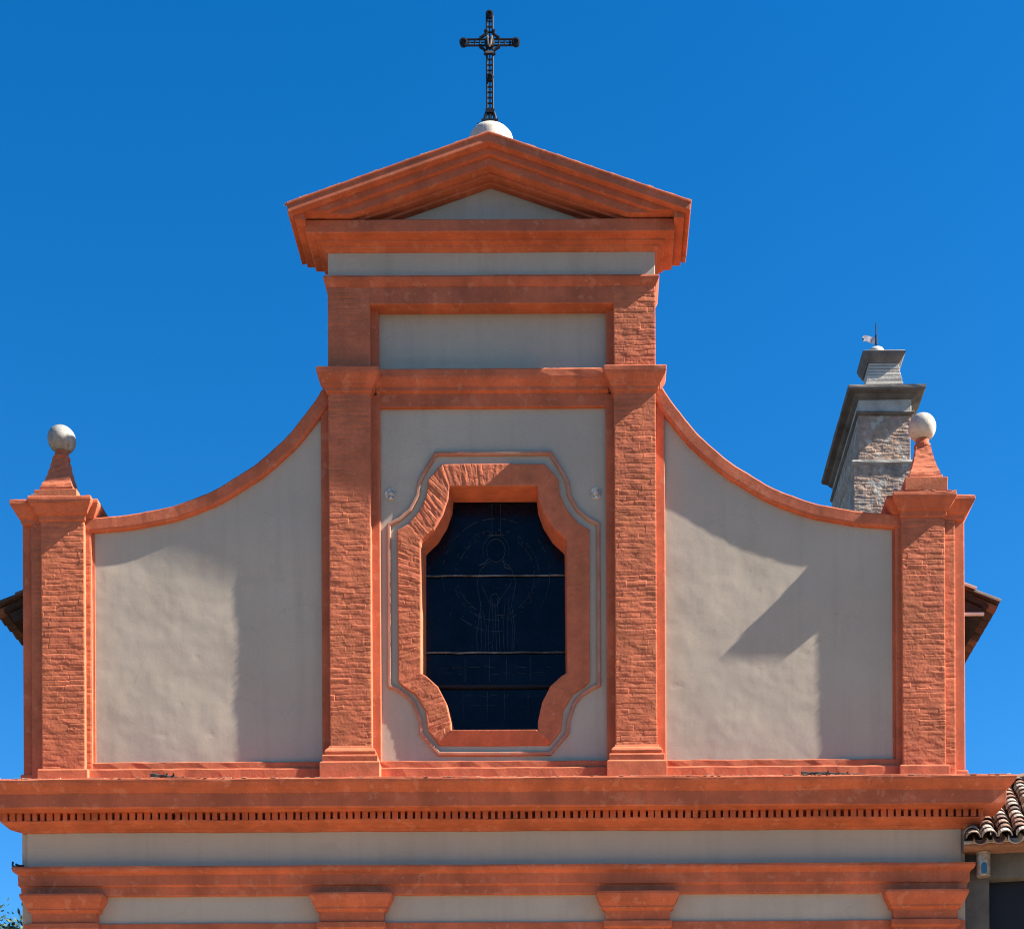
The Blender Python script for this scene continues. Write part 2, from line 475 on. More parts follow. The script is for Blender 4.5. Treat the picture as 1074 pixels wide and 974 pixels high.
sweep(bm, 5.976, 0, 0.0, 0.5, [(-.05, 7.10), (.05, 7.105), (.145, 7.092), (.148, 7.06), (.135, 7.03), (.095, 7.005), (.088, 6.99), (.085, 6.86), (.06, 6.852), (.055, 6.735), (-.05, 6.735)], 0.2, 0.004, 4)
link('architrave', bm, 'orange_render', ch, 0.006)

# ---- main cornice
bm = bmesh.new()
sweep(bm, 5.995, 0, 0.0, 0.08, [(-.06, 8.15), (.10, 8.135), (.30, 8.10), (.545, 8.072), (.552, 8.05), (.545, 8.02), (.515, 7.98), (.475, 7.945), (.46, 7.925), (.445, 7.92), (.44, 7.745), (.425, 7.735), (.25, 7.742), (.13, 7.74), (.125, 7.650), (.235, 7.648), (.232, 7.628), (.20, 7.615), (.14, 7.60), (.095, 7.585), (.05, 7.572), (.03, 7.552), (-.06, 7.552)], 0.14, 0.008, 9)
link('cornice', bm, 'orange_render', ch, 0.006)
bm = bmesh.new()
rnd = random.Random(5)
n = 131
outl = [(6.2, -.12), (-6.2, -.12)]
for i in range(n):
    x = -6.17 + 12.34 * i / (n - 1) + rnd.uniform(-.004, .004)
    hw = 0.0310 + rnd.uniform(-.006, .006); f = -0.236 - rnd.uniform(0, .013)
    outl += [(x - hw, -.14), (x - hw, f), (x + hw, f), (x + hw, -.14)]
lo = [bm.verts.new((x, y, 7.645)) for x, y in outl]; hi = [bm.verts.new((x, y, 7.7455)) for x, y in outl]
for i in range(len(lo)):
    j = (i + 1) % len(lo); bm.faces.new([lo[i], lo[j], hi[j], hi[i]])
bm.faces.new(lo); bm.faces.new(hi[::-1])
o = link('dentil_course', bm, 'orange_render', ch)
bm = bmesh.new()
crumbs(bm, [(-6.5, -.545, 8.072), (6.5, -.545, 8.072)], 520, 0.013, 0.04, 11)
crumbs(bm, [(-6.5, -.50, 8.075), (6.5, -.50, 8.075)], 140, 0.018, 0.10, 12)
link('mortar_edge', bm, 'mortar', ch)['kind'] = 'stuff'

LEDGE = [(-.03, 8.445), (.040, 8.440), (.046, 8.430), (.044, 8.352), (.088, 8.342), (.098, 8.325), (.094, 8.1), (-.03, 8.1)]
# ---- upper storey: coping curve of the wings (right wing, axis at CX)
CURVE = [(2.17, 13.17), (2.20, 13.11), (2.41, 12.82), (2.60, 12.59), (2.82, 12.38), (3.03, 12.21), (3.25, 12.07), (3.45, 11.945), (3.66, 11.84), (3.87, 11.76), (4.08, 11.69), (4.28, 11.645), (4.50, 11.605), (4.80, 11.565), (5.13, 11.54), (5.30, 11.53)]
def smooth_curve(pts, n=60):
    P = np.array(pts); s = np.r_[0, np.cumsum(np.hypot(*np.diff(P, axis=0).T))]
    t = np.linspace(0, s[-1], n)
    x = np.interp(t, s, P[:, 0]); z = np.interp(t, s, P[:, 1])
    k = np.array([1, 2, 3, 2, 1]) / 9.0
    xp = np.pad(x, 2, mode='reflect', reflect_type='odd'); zp = np.pad(z, 2, mode='reflect', reflect_type='odd')
    return np.convolve(xp, k, 'valid'), np.convolve(zp, k, 'valid')
cxs, czs = smooth_curve(CURVE)
TH = 0.165
for sg in (-1, 1):
    mx = lambda x: CX + sg * (x - 0.0)
    d = np.gradient(np.stack([cxs, czs]), axis=1); ln = np.hypot(*d)
    nxn, nzn = d[1] / ln, -d[0] / ln           # pointing down / inwards
    ix, iz = cxs + nxn * TH, czs + nzn * TH
    mid = [(mx(a), b) for a, b in zip(cxs + nxn * 0.05, czs + nzn * 0.05)]
    gx = np.linspace(2.12, 5.28, 90); gt = np.linspace(0, 1, 120)
    top = np.interp(gx, (cxs + nxn * 0.06), (czs + nzn * 0.06))
    U, T_ = np.meshgrid(gx, gt); V = 8.1 + (top[None, :] - 8.1) * T_
    Uw = CX + sg * U
    Hw = 0.007 * (vnoise(Uw + 20, V, 1.5, 7) - 0.5) + 0.0042 * (vnoise(Uw + 20, V, 3.7, 8) - 0.5) + 0.0020 * (vnoise(Uw + 20, V, 8.5, 9) - 0.5)
    scar = vnoise(Uw + 20, V, 5.0, 10); Hw -= 0.0012 * np.clip((scar - 0.90) / 0.08, 0, 1)
    grid_block('side_wall', Uw, -Hw, V, 0.42, 'plaster', ch)
    bm = bmesh.new()
    rings = []
    for i in range(len(cxs)):
        a = 0.004 * wob(i * 0.4, sg + 3); ring = []
        for (t, y) in ((0.0, 0.46), (-0.012, 0.2), (-.004, -0.066), (0.012, -0.075), (TH * 0.8, -0.071), (TH * 0.93, -0.062), (TH, -0.045), (TH, 0.46)):
            ring.append(bm.verts.new((mx(cxs[i] + nxn[i] * (t + a)), y + a * 0.5, czs[i] + nzn[i] * (t + a))))
        rings.append(ring)
    for r0, r1 in zip(rings, rings[1:]):
        for j in range(8): bm.faces.new([r0[j], r0[(j + 1) % 8], r1[(j + 1) % 8], r1[j]])
    bm.faces.new(rings[0]); bm.faces.new(rings[-1][::-1])
    link('coping', bm, 'orange_render', ch, 0.005)
    bm = bmesh.new(); crumbs(bm, [(mx(a), -0.055, b + 0.002) for a, b in zip(cxs[2:-3], czs[2:-3])], 150, 0.011, 0.05, 20 + sg)
    link('mortar_edge', bm, 'mortar', ch)['kind'] = 'stuff'

    # backing strip beside the big pilaster, pilaster, base and capital
    pc = 1.815
    def bx(name, x0, x1, p, yb, z0, z1, m='orange_render', bev=0.010):
        a, b = sorted((mx(x0), mx(x1)))
        q = bmesh.new(); box(q, a, b, -p, yb, z0, z1)
        return link(name, q, m, ch, bev)
    bx('pilaster_backing', 1.442, 2.195, 0.035, 0.45, 8.1, 13.12)
    a, b = sorted((mx(1.548), mx(2.078)))
    brick_block('pilaster', a, b, 8.45, 13.10, -0.15, -0.0, 'orange_brick', ch, 31 + sg)
    q = bmesh.new()
    sweep(q, 0.265, mx(pc), -0.15, -0.02, [(-.05, 8.60), (.01, 8.60), (.02, 8.565), (.045, 8.545), (.06, 8.515), (.058, 8.49), (.04, 8.475), (.082, 8.462), (.09, 8.44), (.085, 8.375), (.10, 8.368), (.115, 8.355), (.115, 8.1), (-.05, 8.1)], 0.12, 0.004, sg)
    link('pilaster_base', q, 'orange_brick', ch, 0.006)
    q = bmesh.new()
    sweep(q, 0.265, mx(pc), -0.15, 0.0, [(-.05, 13.35), (.125, 13.345), (.132, 13.33), (.13, 13.285), (.118, 13.25), (.085, 13.20), (.06, 13.165), (.055, 13.145), (.035, 13.135), (.03, 13.09), (.008, 13.08), (.006, 13.06), (-.05, 13.06)], 0.1, 0.004, sg + 4)
    link('capital', q, 'orange_render', ch, 0.006)
    q = bmesh.new(); crumbs(q, [(mx(pc) - .37, -0.27, 13.345), (mx(pc) + .37, -0.27, 13.345)], 26, 0.012, 0.12, 44 + sg)
    link('mortar_edge', q, 'mortar', ch)['kind'] = 'stuff'

    # corner pier: stepped layers, brick face
    bx('pier_layer', 5.11, 6.02, 0.012, 0.9, 8.1, 11.60)
    a, b = sorted((mx(5.128), mx(5.892)))
    brick_block('pier_layer', a, b, 8.2, 11.55, -0.060, 0.0, 'orange_brick', ch, 51 + sg, 0.02, 0.8)
    a, b = sorted((mx(5.196), mx(5.745)))
    brick_block('pier', a, b, 8.2, 11.55, -0.128, 0.0, 'orange_brick', ch, 61 + sg)
    q = bmesh.new()
    sweep(q, 0.455, mx(5.565), -0.012, 0.85, [(-.05, 8.30), (.025, 8.295), (.03, 8.27), (.03, 8.1), (-.05, 8.1)], 0.15, 0.004, sg)
    sweep(q, 0.275, mx(5.47), -0.128, 0.0, [(-.05, 8.33), (.035, 8.325), (.045, 8.30), (.045, 8.1), (-.05, 8.1)], 0.15, 0.004, sg + 2)
    link('pier_base', q, 'orange_brick', ch, 0.008)
    capprof = [(-.06, 11.80), (.04, 11.775), (.112, 11.75), (.125, 11.735), (.128, 11.70), (.115, 11.665), (.085, 11.615), (.06, 11.575), (.05, 11.555), (.025, 11.545), (.018, 11.49), (.004, 11.475), (-.06, 11.475)]
    q = bmesh.new()
    sweep(q, 0.275, mx(5.47), -0.128, 0.3, capprof, 0.1, 0.006, sg + 7)
    link('pier_cap', q, 'orange_render', ch, 0.006)
    q = bmesh.new()
    sweep(q, 0.435, mx(5.565), -0.045, 0.92, [(o_, z_ - 0.006) for o_, z_ in capprof], 0.1, 0.006, sg + 9)
    link('pier_cap', q, 'orange_render', ch, 0.006)
    q = bmesh.new(); crumbs(q, [(mx(5.47) - .38, -0.25, 11.755), (mx(5.47) + .38, -0.25, 11.755)], 34, 0.014, 0.1, 70 + sg)
    link('mortar_edge', q, 'mortar', ch)['kind'] = 'stuff'

    # ledges under the wing panels
    bx('border', 5.095, 5.15, 0.010, 0.05, 8.1, 11.52, bev=0.006)
    q = bmesh.new()
    a, b = sorted((mx(2.1), mx(5.2)))
    run(q, a, b, LEDGE, 0.14, 0.005, sg * 3)
    link('ledge', q, 'orange_brick', ch, 0.007)

# ---- window bay
INNER = [(0.008, 11.955), (-0.552, 11.955), (-0.57, 11.797), (-0.643, 11.602), (-0.759, 11.419), (-0.905, 11.285), (-0.924, 11.261), (-0.93, 9.571), (-0.857, 9.531), (-0.71, 9.397), (-0.604, 9.19), (-0.552, 8.958), (-0.546, 8.837), (0.008, 8.837)]
OUTER = [(0.008, 12.242), (-0.649, 12.236), (-0.826, 12.041), (-0.844, 11.846), (-0.93, 11.657), (-1.076, 11.48), (-1.222, 11.395), (-1.216, 9.47), (-1.161, 9.409), (-1.003, 9.306), (-0.875, 9.099), (-0.841, 8.837), (-0.693, 8.654), (0.008, 8.648)]
MOULD = [(0.008, 12.409), (-0.74, 12.409), (-0.905, 12.14), (-0.966, 12.018), (-0.984, 11.859), (-1.082, 11.682), (-1.216, 11.566), (-1.356, 11.493), (-1.356, 9.404), (-1.245, 9.356), (-1.118, 9.27), (-1.038, 9.177), (-0.964, 8.97), (-0.947, 8.794), (-0.715, 8.525), (0.008, 8.519)]
WX = 0.012
def full(half):
    h = [(WX + (x - 0.008) , z) for x, z in half]
    return h + [(2 * WX - x, z) for x, z in h[-2:0:-1]]

# panel with its opening
bm = bmesh.new()
mid = full([(a[0] * .5 + b[0] * .5, a[1] * .5 + b[1] * .5) for a, b in zip(INNER, OUTER)])
def loop(bm, pts, y):
    v = [bm.verts.new((x, y, z)) for x, z in pts]
    return [bm.edges.new((v[i], v[(i + 1) % len(v)])) for i in range(len(v))]
e = loop(bm, [(-1.45, 8.1), (1.47, 8.1), (1.47, 13.0), (-1.45, 13.0)], 0.03) + loop(bm, mid, 0.03)
bmesh.ops.triangle_fill(bm, edges=e, use_beauty=True)
link('window_bay_wall', bm, 'plaster', ch)

win = bpy.data.objects.new('window', None); COL.objects.link(win); win.parent = ch

# brick surround with radial bricks in relief
def resample(a, b, step):
    L = 0.5 * (math.dist(a[0], a[1]) + math.dist(b[0], b[1]))
    n = max(2, int(L / step))
    return [((a[0][0] + (a[1][0] - a[0][0]) * i / n, a[0][1] + (a[1][1] - a[0][1]) * i / n), (b[0][0] + (b[1][0] - b[0][0]) * i / n, b[0][1] + (b[1][1] - b[0][1]) * i / n)) for i in range(n)]
fi, fo = full(INNER), full(OUTER)
pairs = []
kind = []
nf = len(fi)
for i in range(nf):
    seg = resample((fi[i], fi[(i + 1) % nf]), (fo[i], fo[(i + 1) % nf]), 0.011)
    pairs += seg
    # the flat bottom member is splayed so its lower edge lies back
    bottom = abs(fi[i][1] - 8.837) < 0.01 and abs(fi[(i + 1) % nf][1] - 8.837) < 0.01
    kind += [1.0 if bottom else 0.0] * len(seg)
A = np.array([p[0] for p in pairs]); B = np.array([p[1] for p in pairs])
K = np.array(kind)
K = np.convolve(np.r_[K[-2:], K, K[:2]], np.ones(5) / 5, 'valid')
M_ = (A + B) / 2
s = np.r_[0, np.cumsum(np.hypot(*np.diff(M_, axis=0).T))]
nt = 26
T = np.linspace(0, 1, nt + 1)
S2, T2 = np.meshgrid(s, T, indexing='ij')
wd = np.hypot(*(B - A).T)[:, None]
Hh = relief(T2 * wd, S2, 81, 0.066, 0.27, 1.15)
smoothside = np.clip((M_[:, 0] - 0.2) / 0.2, 0, 1)          # the right side is smoothly rendered
flat = np.clip(np.maximum(K, 0.75 * smoothside) , 0, 1)[:, None]
Hh = Hh * (1 - 0.8 * flat)
edge = np.clip(np.minimum(T2, 1 - T2) * wd / 0.012, 0, 1)
XX = A[:, None, 0] + (B - A)[:, None, 0] * T2
ZZ = A[:, None, 1] + (B - A)[:, None, 1] * T2
YY = -0.020 - Hh + 0.005 * (1 - edge) + K[:, None] * (T2 - 0.35) * 0.055
ns = len(s)
verts = list(map(tuple, np.stack([XX, YY, ZZ], -1).reshape(-1, 3)))
w_ = nt + 1
faces = []
for i in range(ns):
    j = (i + 1) % ns
    for t in range(nt): faces.append((i * w_ + t, i * w_ + t + 1, j * w_ + t + 1, j * w_ + t))
n0 = len(verts)
for i in range(ns): verts.append((XX[i, -1], 0.06, ZZ[i, -1]))
n1 = len(verts)
for i in range(ns): verts.append((WX + (XX[i, 0] - WX) * 0.965, 0.42, 10.4 + (ZZ[i, 0] - 10.4) * 0.997))
for i in range(ns):
    j = (i + 1) % ns
    faces.append((i * w_ + nt, n0 + i, n0 + j, j * w_ + nt))
    faces.append((i * w_, j * w_, n1 + j, n1 + i))
me = bpy.data.meshes.new('surround'); me.from_pydata(verts, [], faces); me.materials.append(MATS['orange_brick'])
bm = bmesh.new(); bm.from_mesh(me); link('surround', bm, 'orange_brick', win)

# thin outer fillet moulding
fm = full(MOULD)
bm = bmesh.new()
nm = len(fm)
rings = []
for i in range(nm):
    p0, p1, p2 = Vector(fm[i - 1]), Vector(fm[i]), Vector(fm[(i + 1) % nm])
    d1, d2 = (p1 - p0).normalized(), (p2 - p1).normalized()
    n_ = Vector((d1.y + d2.y, -d1.x - d2.x)); n_.normalize()
    c = n_.dot(Vector((d1.y, -d1.x)))
    n_ = n_ / max(c, 0.5)
    ctr = Vector((WX, 10.5))
    if n_.dot(ctr - p1) < 0: n_ = -n_
    ring = []
    for t, y in ((0, 0.04), (0.0, 0.002), (0.008, -0.008), (0.040, -0.008), (0.048, 0.0), (0.048, 0.04)):
        q = p1 + n_ * t
        ring.append(bm.verts.new((q.x, y, q.y)))
    rings.append(ring)
for i in range(nm):
    r0, r1 = rings[i], rings[(i + 1) % nm]
    for j in range(6): bm.faces.new([r0[j], r0[(j + 1) % 6], r1[(j + 1) % 6], r1[j]])
link('outer_moulding', bm, 'pale_orange', win, 0.004)

# pane, saddle bars and the faint leaded figure
GY = 0.38
bm = bmesh.new()
v = [bm.verts.new((x * 1.03, GY, 10.4 + (z - 10.4) * 1.02)) for x, z in fi]
bm.faces.new(v)
bmesh.ops.triangulate(bm, faces=bm.faces)
link('pane', bm, 'glass_dark', win)
for z, r, m in ((10.985, 0.011, 'bar_dust'), (9.985, 0.011, 'bar_dust'), (9.54, 0.028, 'bar_black')):
    bm = bmesh.new(); tube(bm, [(WX - 0.95 + 1.9 * i / 12, GY - 0.02, z + 0.006 * wob(i, z)) for i in range(13)], r)
    link('saddle_bar', bm, m, win)
bm = bmesh.new()
gc, gz = 0.02, 11.0
def arc(cx, cz, rx, rz, a0, a1, r=0.005, n=28):
    tube(bm, [(cx + rx * math.cos(math.radians(a0 + (a1 - a0) * i / n)), GY - 0.004, cz + rz * math.sin(math.radians(a0 + (a1 - a0) * i / n))) for i in range(n + 1)], r, 4)
def ln(pts, r=0.005): tube(bm, [(x, GY - 0.004, z) for x, z in pts], r, 4)
rnd = random.Random(2)
for R in (0.50, 0.56, 0.70):
    a = 0
    while a < 360:
        da = rnd.uniform(6, 22)
        if rnd.random() < 0.72: arc(gc, gz, R, R * 1.05, a, a + da * rnd.uniform(0.4, 1), rnd.uniform(.003, .006), 5)
        a += da
for k in range(44):
    a = k * 360 / 44; R = 0.53
    if rnd.random() < .8:
        bmesh.ops.create_icosphere(bm, subdivisions=1, radius=rnd.uniform(.006, .012), matrix=Matrix.Translation((gc + R * math.cos(math.radians(a)), GY - .004, gz + R * 1.05 * math.sin(math.radians(a)))))
ln([(gc - .05, 11.52), (gc - .05, 11.93)]); ln([(gc + .06, 11.52), (gc + .06, 11.93)]); ln([(gc - .09, 11.52), (gc + .10, 11.52)], .008)
arc(gc, 11.32, .12, .15, 0, 360)                                   # head
arc(gc, 11.32, .17, .20, -20, 200, .004)
ln([(gc - .08, 11.18), (gc - .20, 11.08), (gc - .25, 10.9), (gc - .2, 10.6), (gc - .26, 10.2), (gc - .24, 9.99)])
ln([(gc + .08, 11.18), (gc + .19, 11.10), (gc + .26, 10.9), (gc + .20, 10.62), (gc + .24, 10.3), (gc + .22, 9.99)])
ln([(gc - .22, 11.13), (gc - .14, 11.16), (gc - .10, 11.22)], .009); ln([(gc + .10, 11.2), (gc + .11, 11.1), (gc + .2, 11.08)], .008)
for k in range(9):
    x = gc - .2 + .05 * k
    ln([(x, 10.0), (x + rnd.uniform(-.02, .02), 10.3), (x + rnd.uniform(-.04, .04), 10.55 + rnd.uniform(0, .2))], .004)
ln([(gc - .18, 10.85), (gc - .05, 10.55), (gc + .1, 10.75), (gc + .2, 10.9)]); arc(gc - .02, 10.68, .06, .08, 0, 360, .005)
for z in (9.80, 9.72, 9.42, 9.30):
    x = -.7
    while x < .75:
        l = rnd.uniform(.03, .16)
        if rnd.random() < .6: ln([(x, z + rnd.uniform(-.02, .02)), (min(x + l, .8), z + rnd.uniform(-.02, .02))], .004)
        x += l + rnd.uniform(.02, .1)
for x in (-.42, -.1, .12, .43): ln([(x, 9.1), (x, 9.48)], .004); ln([(x + .03, 9.6), (x + .03, 9.92)], .004)
for k in range(60):
    bmesh.ops.create_icosphere(bm, subdivisions=1, radius=rnd.uniform(.004, .010), matrix=Matrix.Translation((rnd.uniform(-.8, .8), GY - .003, rnd.uniform(9.6, 11.4))))
link('lead_tracery', bm, 'lead_line', win)

# ledges and little medallions of the bay
bm = bmesh.new()
run(bm, -1.46, 1.48, LEDGE, 0.14, 0.004, 8)
link('ledge', bm, 'orange_brick', ch, 0.008)
for x in (-1.315, 1.315):
    bm = bmesh.new()
    R = Matrix.Rotation(math.radians(90), 4, 'X')
    lathe(bm, [(0.078, 0), (0.078, 0.010), (0.064, 0.014), (0.056, 0.004), (0.040, 0.006), (0.030, 0.030), (0, 0.038)], 20)
    box(bm, -0.016, 0.022, -0.070, -0.045, 0.0, 0.034, 0.004)
    bmesh.ops.transform(bm, matrix=Matrix.Translation((CX + x, 0.03, 11.88)) @ R, verts=bm.verts)
    link('medallion', bm, 'worn_stone', ch, 0.004)

# band between the capitals
bm = bmesh.new()
q = [(0.10, 13.405), (-.125, 13.395), (-.135, 13.38), (-.13, 13.30), (-.118, 13.265), (-.085, 13.215), (-.07, 13.195), (-.068, 13.15), (-.03, 13.135), (-.026, 12.965), (0.10, 12.965)]
nn = 16
rings = []
for i in range(nn + 1):
    x = -1.47 + 2.96 * i / nn
    rings.append([bm.verts.new((x, y + 0.004 * wob(i, j), z + 0.005 * wob(i * .7, j))) for j, (y, z) in enumerate(q)])
for r0, r1 in zip(rings, rings[1:]):
    for j in range(len(q)): bm.faces.new([r0[j], r0[(j + 1) % len(q)], r1[(j + 1) % len(q)], r1[j]])
link('attic_band', bm, 'orange_render', ch, 0.006)
bm = bmesh.new(); crumbs(bm, [(0.1, -.12, 13.397), (1.45, -.12, 13.397)], 40, 0.016, 0.06, 91)
crumbs(bm, [(-1.4, -.12, 13.395), (1.45, -.12, 13.395)], 30, 0.010, 0.06, 92)
link('mortar_edge', bm, 'mortar', ch)['kind'] = 'stuff'

# ---- attic
bm = bmesh.new(); box(bm, -1.5, 1.52, 0.06, 0.3, 13.2, 14.3); link('attic_panel', bm, 'plaster', ch)
for sg in (-1, 1):
    a, b = sorted((CX + sg * 1.548, CX + sg * 2.08))
    brick_block('attic_pier', a, b, 13.3, 14.45, -0.15, 0.36, 'orange_brick', ch, 95 + sg)
    a, b = sorted((CX + sg * 1.455, CX + sg * 1.60))
    bm = bmesh.new(); box(bm, a, b, -0.03, 0.3, 13.3, 14.26); link('attic_border', bm, 'orange_render', ch, 0.008)
bm = bmesh.new(); box(bm, CX - 1.56, CX + 1.56, -0.148, 0.3, 14.20, 14.45); link('attic_lintel', bm, 'orange_render', ch, 0.01)
bm = bmesh.new()
sweep(bm, 2.08, CX, -0.15, 0.36, [(-.08, 14.555), (.0, 14.55), (.045, 14.538), (.05, 14.51), (.035, 14.475), (.015, 14.44), (.006, 14.42), (-.08, 14.42)], 0.15, 0.004, 13)
link('attic_moulding', bm, 'orange_render', ch, 0.005)
bm = bmesh.new(); box(bm, CX - 2.075, CX + 2.075, -0.147, 0.36, 14.5, 14.95); link('attic_frieze', bm, 'plaster', ch, 0.008)
bm = bmesh.new(); box(bm, CX - 2.05, CX + 2.05, 0.43, 0.64, 8.0, 15.0); link('attic_back_wall', bm, 'orange_render', ch)

# ---- pediment
APEX, END, HW = 16.052, 15.178, 2.515
SL = (APEX - END) / HW
HC = 15.115
bm = bmesh.new()
sweep(bm, 2.08, CX, -0.15, 0.36, [(-.08, HC + .01), (.228, HC), (.238, HC - .012), (.236, 14.962), (.225, 14.950), (.12, 14.944), (.115, 14.912), (.065, 14.905), (.06, 14.876), (.03, 14.868), (.006, 14.848), (-.08, 14.848)], 0.18, 0.004, 17)
link('pediment_cornice', bm, 'orange_render', ch, 0.005)
bm = bmesh.new(); prism(bm, [(CX - 1.75, HC - .05), (CX + 1.75, HC - .05), (CX, APEX - 0.30)], -0.15, 0.34); link('tympanum', bm, 'plaster', ch)
def rake(bm, w, top, bot, p, fl):
    hf = HC + 0.020 - 0.03 * top          # each inner layer finishes a little lower
    zt = lambda x: APEX - top - SL * abs(x)
    zb = lambda x: APEX - bot - SL * abs(x)
    N = 14
    xc = min(w, (APEX - bot - hf) / SL)
    pts = [(x, zt(x) + 0.004 * wob(i, top * 30)) for i, x in enumerate(np.linspace(-w, w, 2 * N + 1))]
    if xc < w and fl is not None:
        pts += [(w, fl), (2.305, fl), (2.305, hf)] if w > 2.352 else [(w, hf)]
        pts += [(x, zb(x)) for x in np.linspace(xc, -xc, 2 * N + 1)]
        pts += [(-2.305, hf), (-2.305, fl), (-w, fl)] if w > 2.352 else [(-w, hf)]
    else:
        w2 = w - 0.055 if top > 0.02 else w - 0.004          # the gutter moulding leans outwards
        pts += [(x, zb(x)) for x in np.linspace(w2, -w2, 2 * N + 1)]
    prism(bm, [(CX + x, z) for x, z in pts], -p, 0.40)
for (w, t, b_, p, fl) in ((HW, 0.0, 0.030, 0.615, None), (HW - 0.012, 0.020, 0.125, 0.602, None), (2.43, 0.09, 0.21, 0.515, 15.03), (2.375, 0.19, 0.32, 0.46, 0), (2.30, 0.30, 0.355, 0.34, 0), (2.25, 0.35, 0.39, 0.24, 0)):
    w = min(w, (APEX - t - HC - .025) / SL) if fl == 0 else w
    bm = bmesh.new(); rake(bm, w, t, b_, p, fl)
    link('raking_cornice', bm, 'orange_render', ch, 0.008)
bm = bmesh.new()
ep = [(CX + x, -0.595, APEX - SL * abs(x) + 0.004) for x in (-HW, 0, HW)]
crumbs(bm, ep, 520, 0.015, 0.04, 33)
crumbs(bm, [(a, -.5, c) for a, _, c in ep], 90, 0.02, 0.3, 34)
link('mortar_edge', bm, 'mortar', ch)['kind'] = 'stuff'
# rounded stone that carries the cross
bm = bmesh.new(); lathe(bm, [(0.288, 15.85), (0.286, 16.38), (0.272, 16.43), (0.238, 16.47), (0.18, 16.497), (0.10, 16.512), (0, 16.516)], 32, (0, 0, 0))
bmesh.ops.transform(bm, matrix=Matrix.Translation((CX - .005, 0.02, 0)), verts=bm.verts)
link('ridge_stone', bm, 'white_stone', ch, smooth=True)

# ---- nave behind the facade
bm = bmesh.new(); box(bm, -5.85, 5.85, 0.6, 24, 0, 10.6); link('nave_wall', bm, 'house_plaster', ch)
NS = 0.46; NE = 6.50; NZ = 10.72
bm = bmesh.new()
prism(bm, [(-NE, NZ), (0, NZ + NE * NS), (NE, NZ), (NE, NZ - .05), (0, NZ + NE * NS - .2), (-NE, NZ - .05)], 0.66, 24)
rf = link('nave_roof', bm, 'dark_timber', ch)
for sg in (-1, 1):
    for k in range(7):
        bm = bmesh.new(); vs = box(bm, -.05, .05, 0, 1.0, -.13, 0)
        bmesh.ops.transform(bm, matrix=Matrix.Translation((sg * (NE - .06), 0.75 + k * 0.95, NZ - .045)) @ Matrix.Rotation(sg * math.atan(NS), 4, 'Y') @ Matrix.Rotation(math.radians(90 * sg), 4, 'Z'), verts=vs)
        link('rafter_tail', bm, 'dark_timber', ch)
for sg in (-1, 1):
    t = tile_field('roof_tiles', (sg * (NE - 1.92), 0.66, NZ + 1.92 * NS + 0.0), (sg * 1, 0, -NS), (0, 1, 0), 40, 6, 0.21, 0.36, 'old_tiles', rf, 0.085, 5 + sg)
    if sg > 0:
        bm = bmesh.new(); box(bm, 6.16, NE - .06, 0.62, 0.66, NZ - .16, NZ - .13)
        link('eave_board', bm, 'pale_fascia', ch)

# ------------------------------------------------------------------ ball finials
def finial(x, label, ball, dz):
    t = thing('ball_finial', label, 'finial', (x, 0.0, 11.755 + dz), 'ball finials on the corner piers')
    bm = bmesh.new(); box(bm, -.27, .27, -.25, .27, 0, .17, .006); box(bm, -.215, .215, -.21, .215, .169, .23, .006)
    link('plinth', bm, 'orange_brick', t, 0.008)
    bm = bmesh.new()
    square_lathe(bm, [(.195, .23), (.188, .27), (.165, .33), (.140, .41), (.118, .50), (.100, .58), (.090, .65), (.088, .66)])
    bmesh.ops.subdivide_edges(bm, edges=bm.edges, cuts=3, use_grid_fill=True)
    for v in bm.verts:
        a = 0.008 * (_h(np.array(v.co.x * 40), np.array(v.co.z * 30), 4) - .5); v.co.x += a; v.co.y += a
    link('pedestal', bm, 'orange_brick', t)
    bm = bmesh.new(); lathe(bm, [(.095, .655), (.105, .665), (.105, .695), (.085, .71), (.085, .765)], 20); link('neck', bm, 'orange_render', t)
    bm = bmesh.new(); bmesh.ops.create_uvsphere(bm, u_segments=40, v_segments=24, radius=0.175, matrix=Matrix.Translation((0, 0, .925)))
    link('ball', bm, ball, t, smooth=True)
    return t
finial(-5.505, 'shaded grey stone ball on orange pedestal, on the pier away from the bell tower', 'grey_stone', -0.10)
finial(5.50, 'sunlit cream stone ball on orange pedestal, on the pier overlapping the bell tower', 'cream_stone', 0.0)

# ------------------------------------------------------------------ iron cross
cr = thing('iron_cross', 'black openwork iron cross standing on the rounded stone at the peak of the pediment', 'cross', (-.008, 0.02, 16.51))
cr.scale = (1.06, 1.06, 1.112)
def lattice(name, horizontal, a, b, half=0.035):
    bm = bmesh.new()
    for s_ in (-half, half):
        if horizontal: tube(bm, [(a, 0, 1.025 + s_), (b, 0, 1.025 + s_)], 0.012)
        else: tube(bm, [(s_, 0, a), (s_, 0, b)], 0.012)
    k = int((b - a) / 0.062)
    for i in range(k + 1):
        t = a + (b - a) * i / k
        if horizontal: tube(bm, [(t, 0, 1.025 - half), (t, 0, 1.025 + half)], 0.011)
        else: tube(bm, [(-half, 0, t), (half, 0, t)], 0.011)
    if horizontal: tube(bm, [(a, 0, 1.025), (b, 0, 1.025)], 0.007)
    else: tube(bm, [(0, 0, a), (0, 0, b)], 0.008)
    link(name, bm, 'wrought_iron', cr)
lattice('shaft', False, 0.20, 1.33)
lattice('arm', True, -0.31, -0.05); lattice('arm', True, 0.05, 0.31)
def boss(x, z, r):
    bm = bmesh.new(); lathe(bm, [(r * .55, -.02), (r, -.015), (r, .015), (r * .62, .018), (r * .55, .006), (r * .3, .012), (0, .016)], 20)
    bmesh.ops.transform(bm, matrix=Matrix.Translation((x, 0, z)) @ Matrix.Rotation(math.radians(90), 4, 'X'), verts=bm.verts)
    link('roundel', bm, 'wrought_iron', cr)
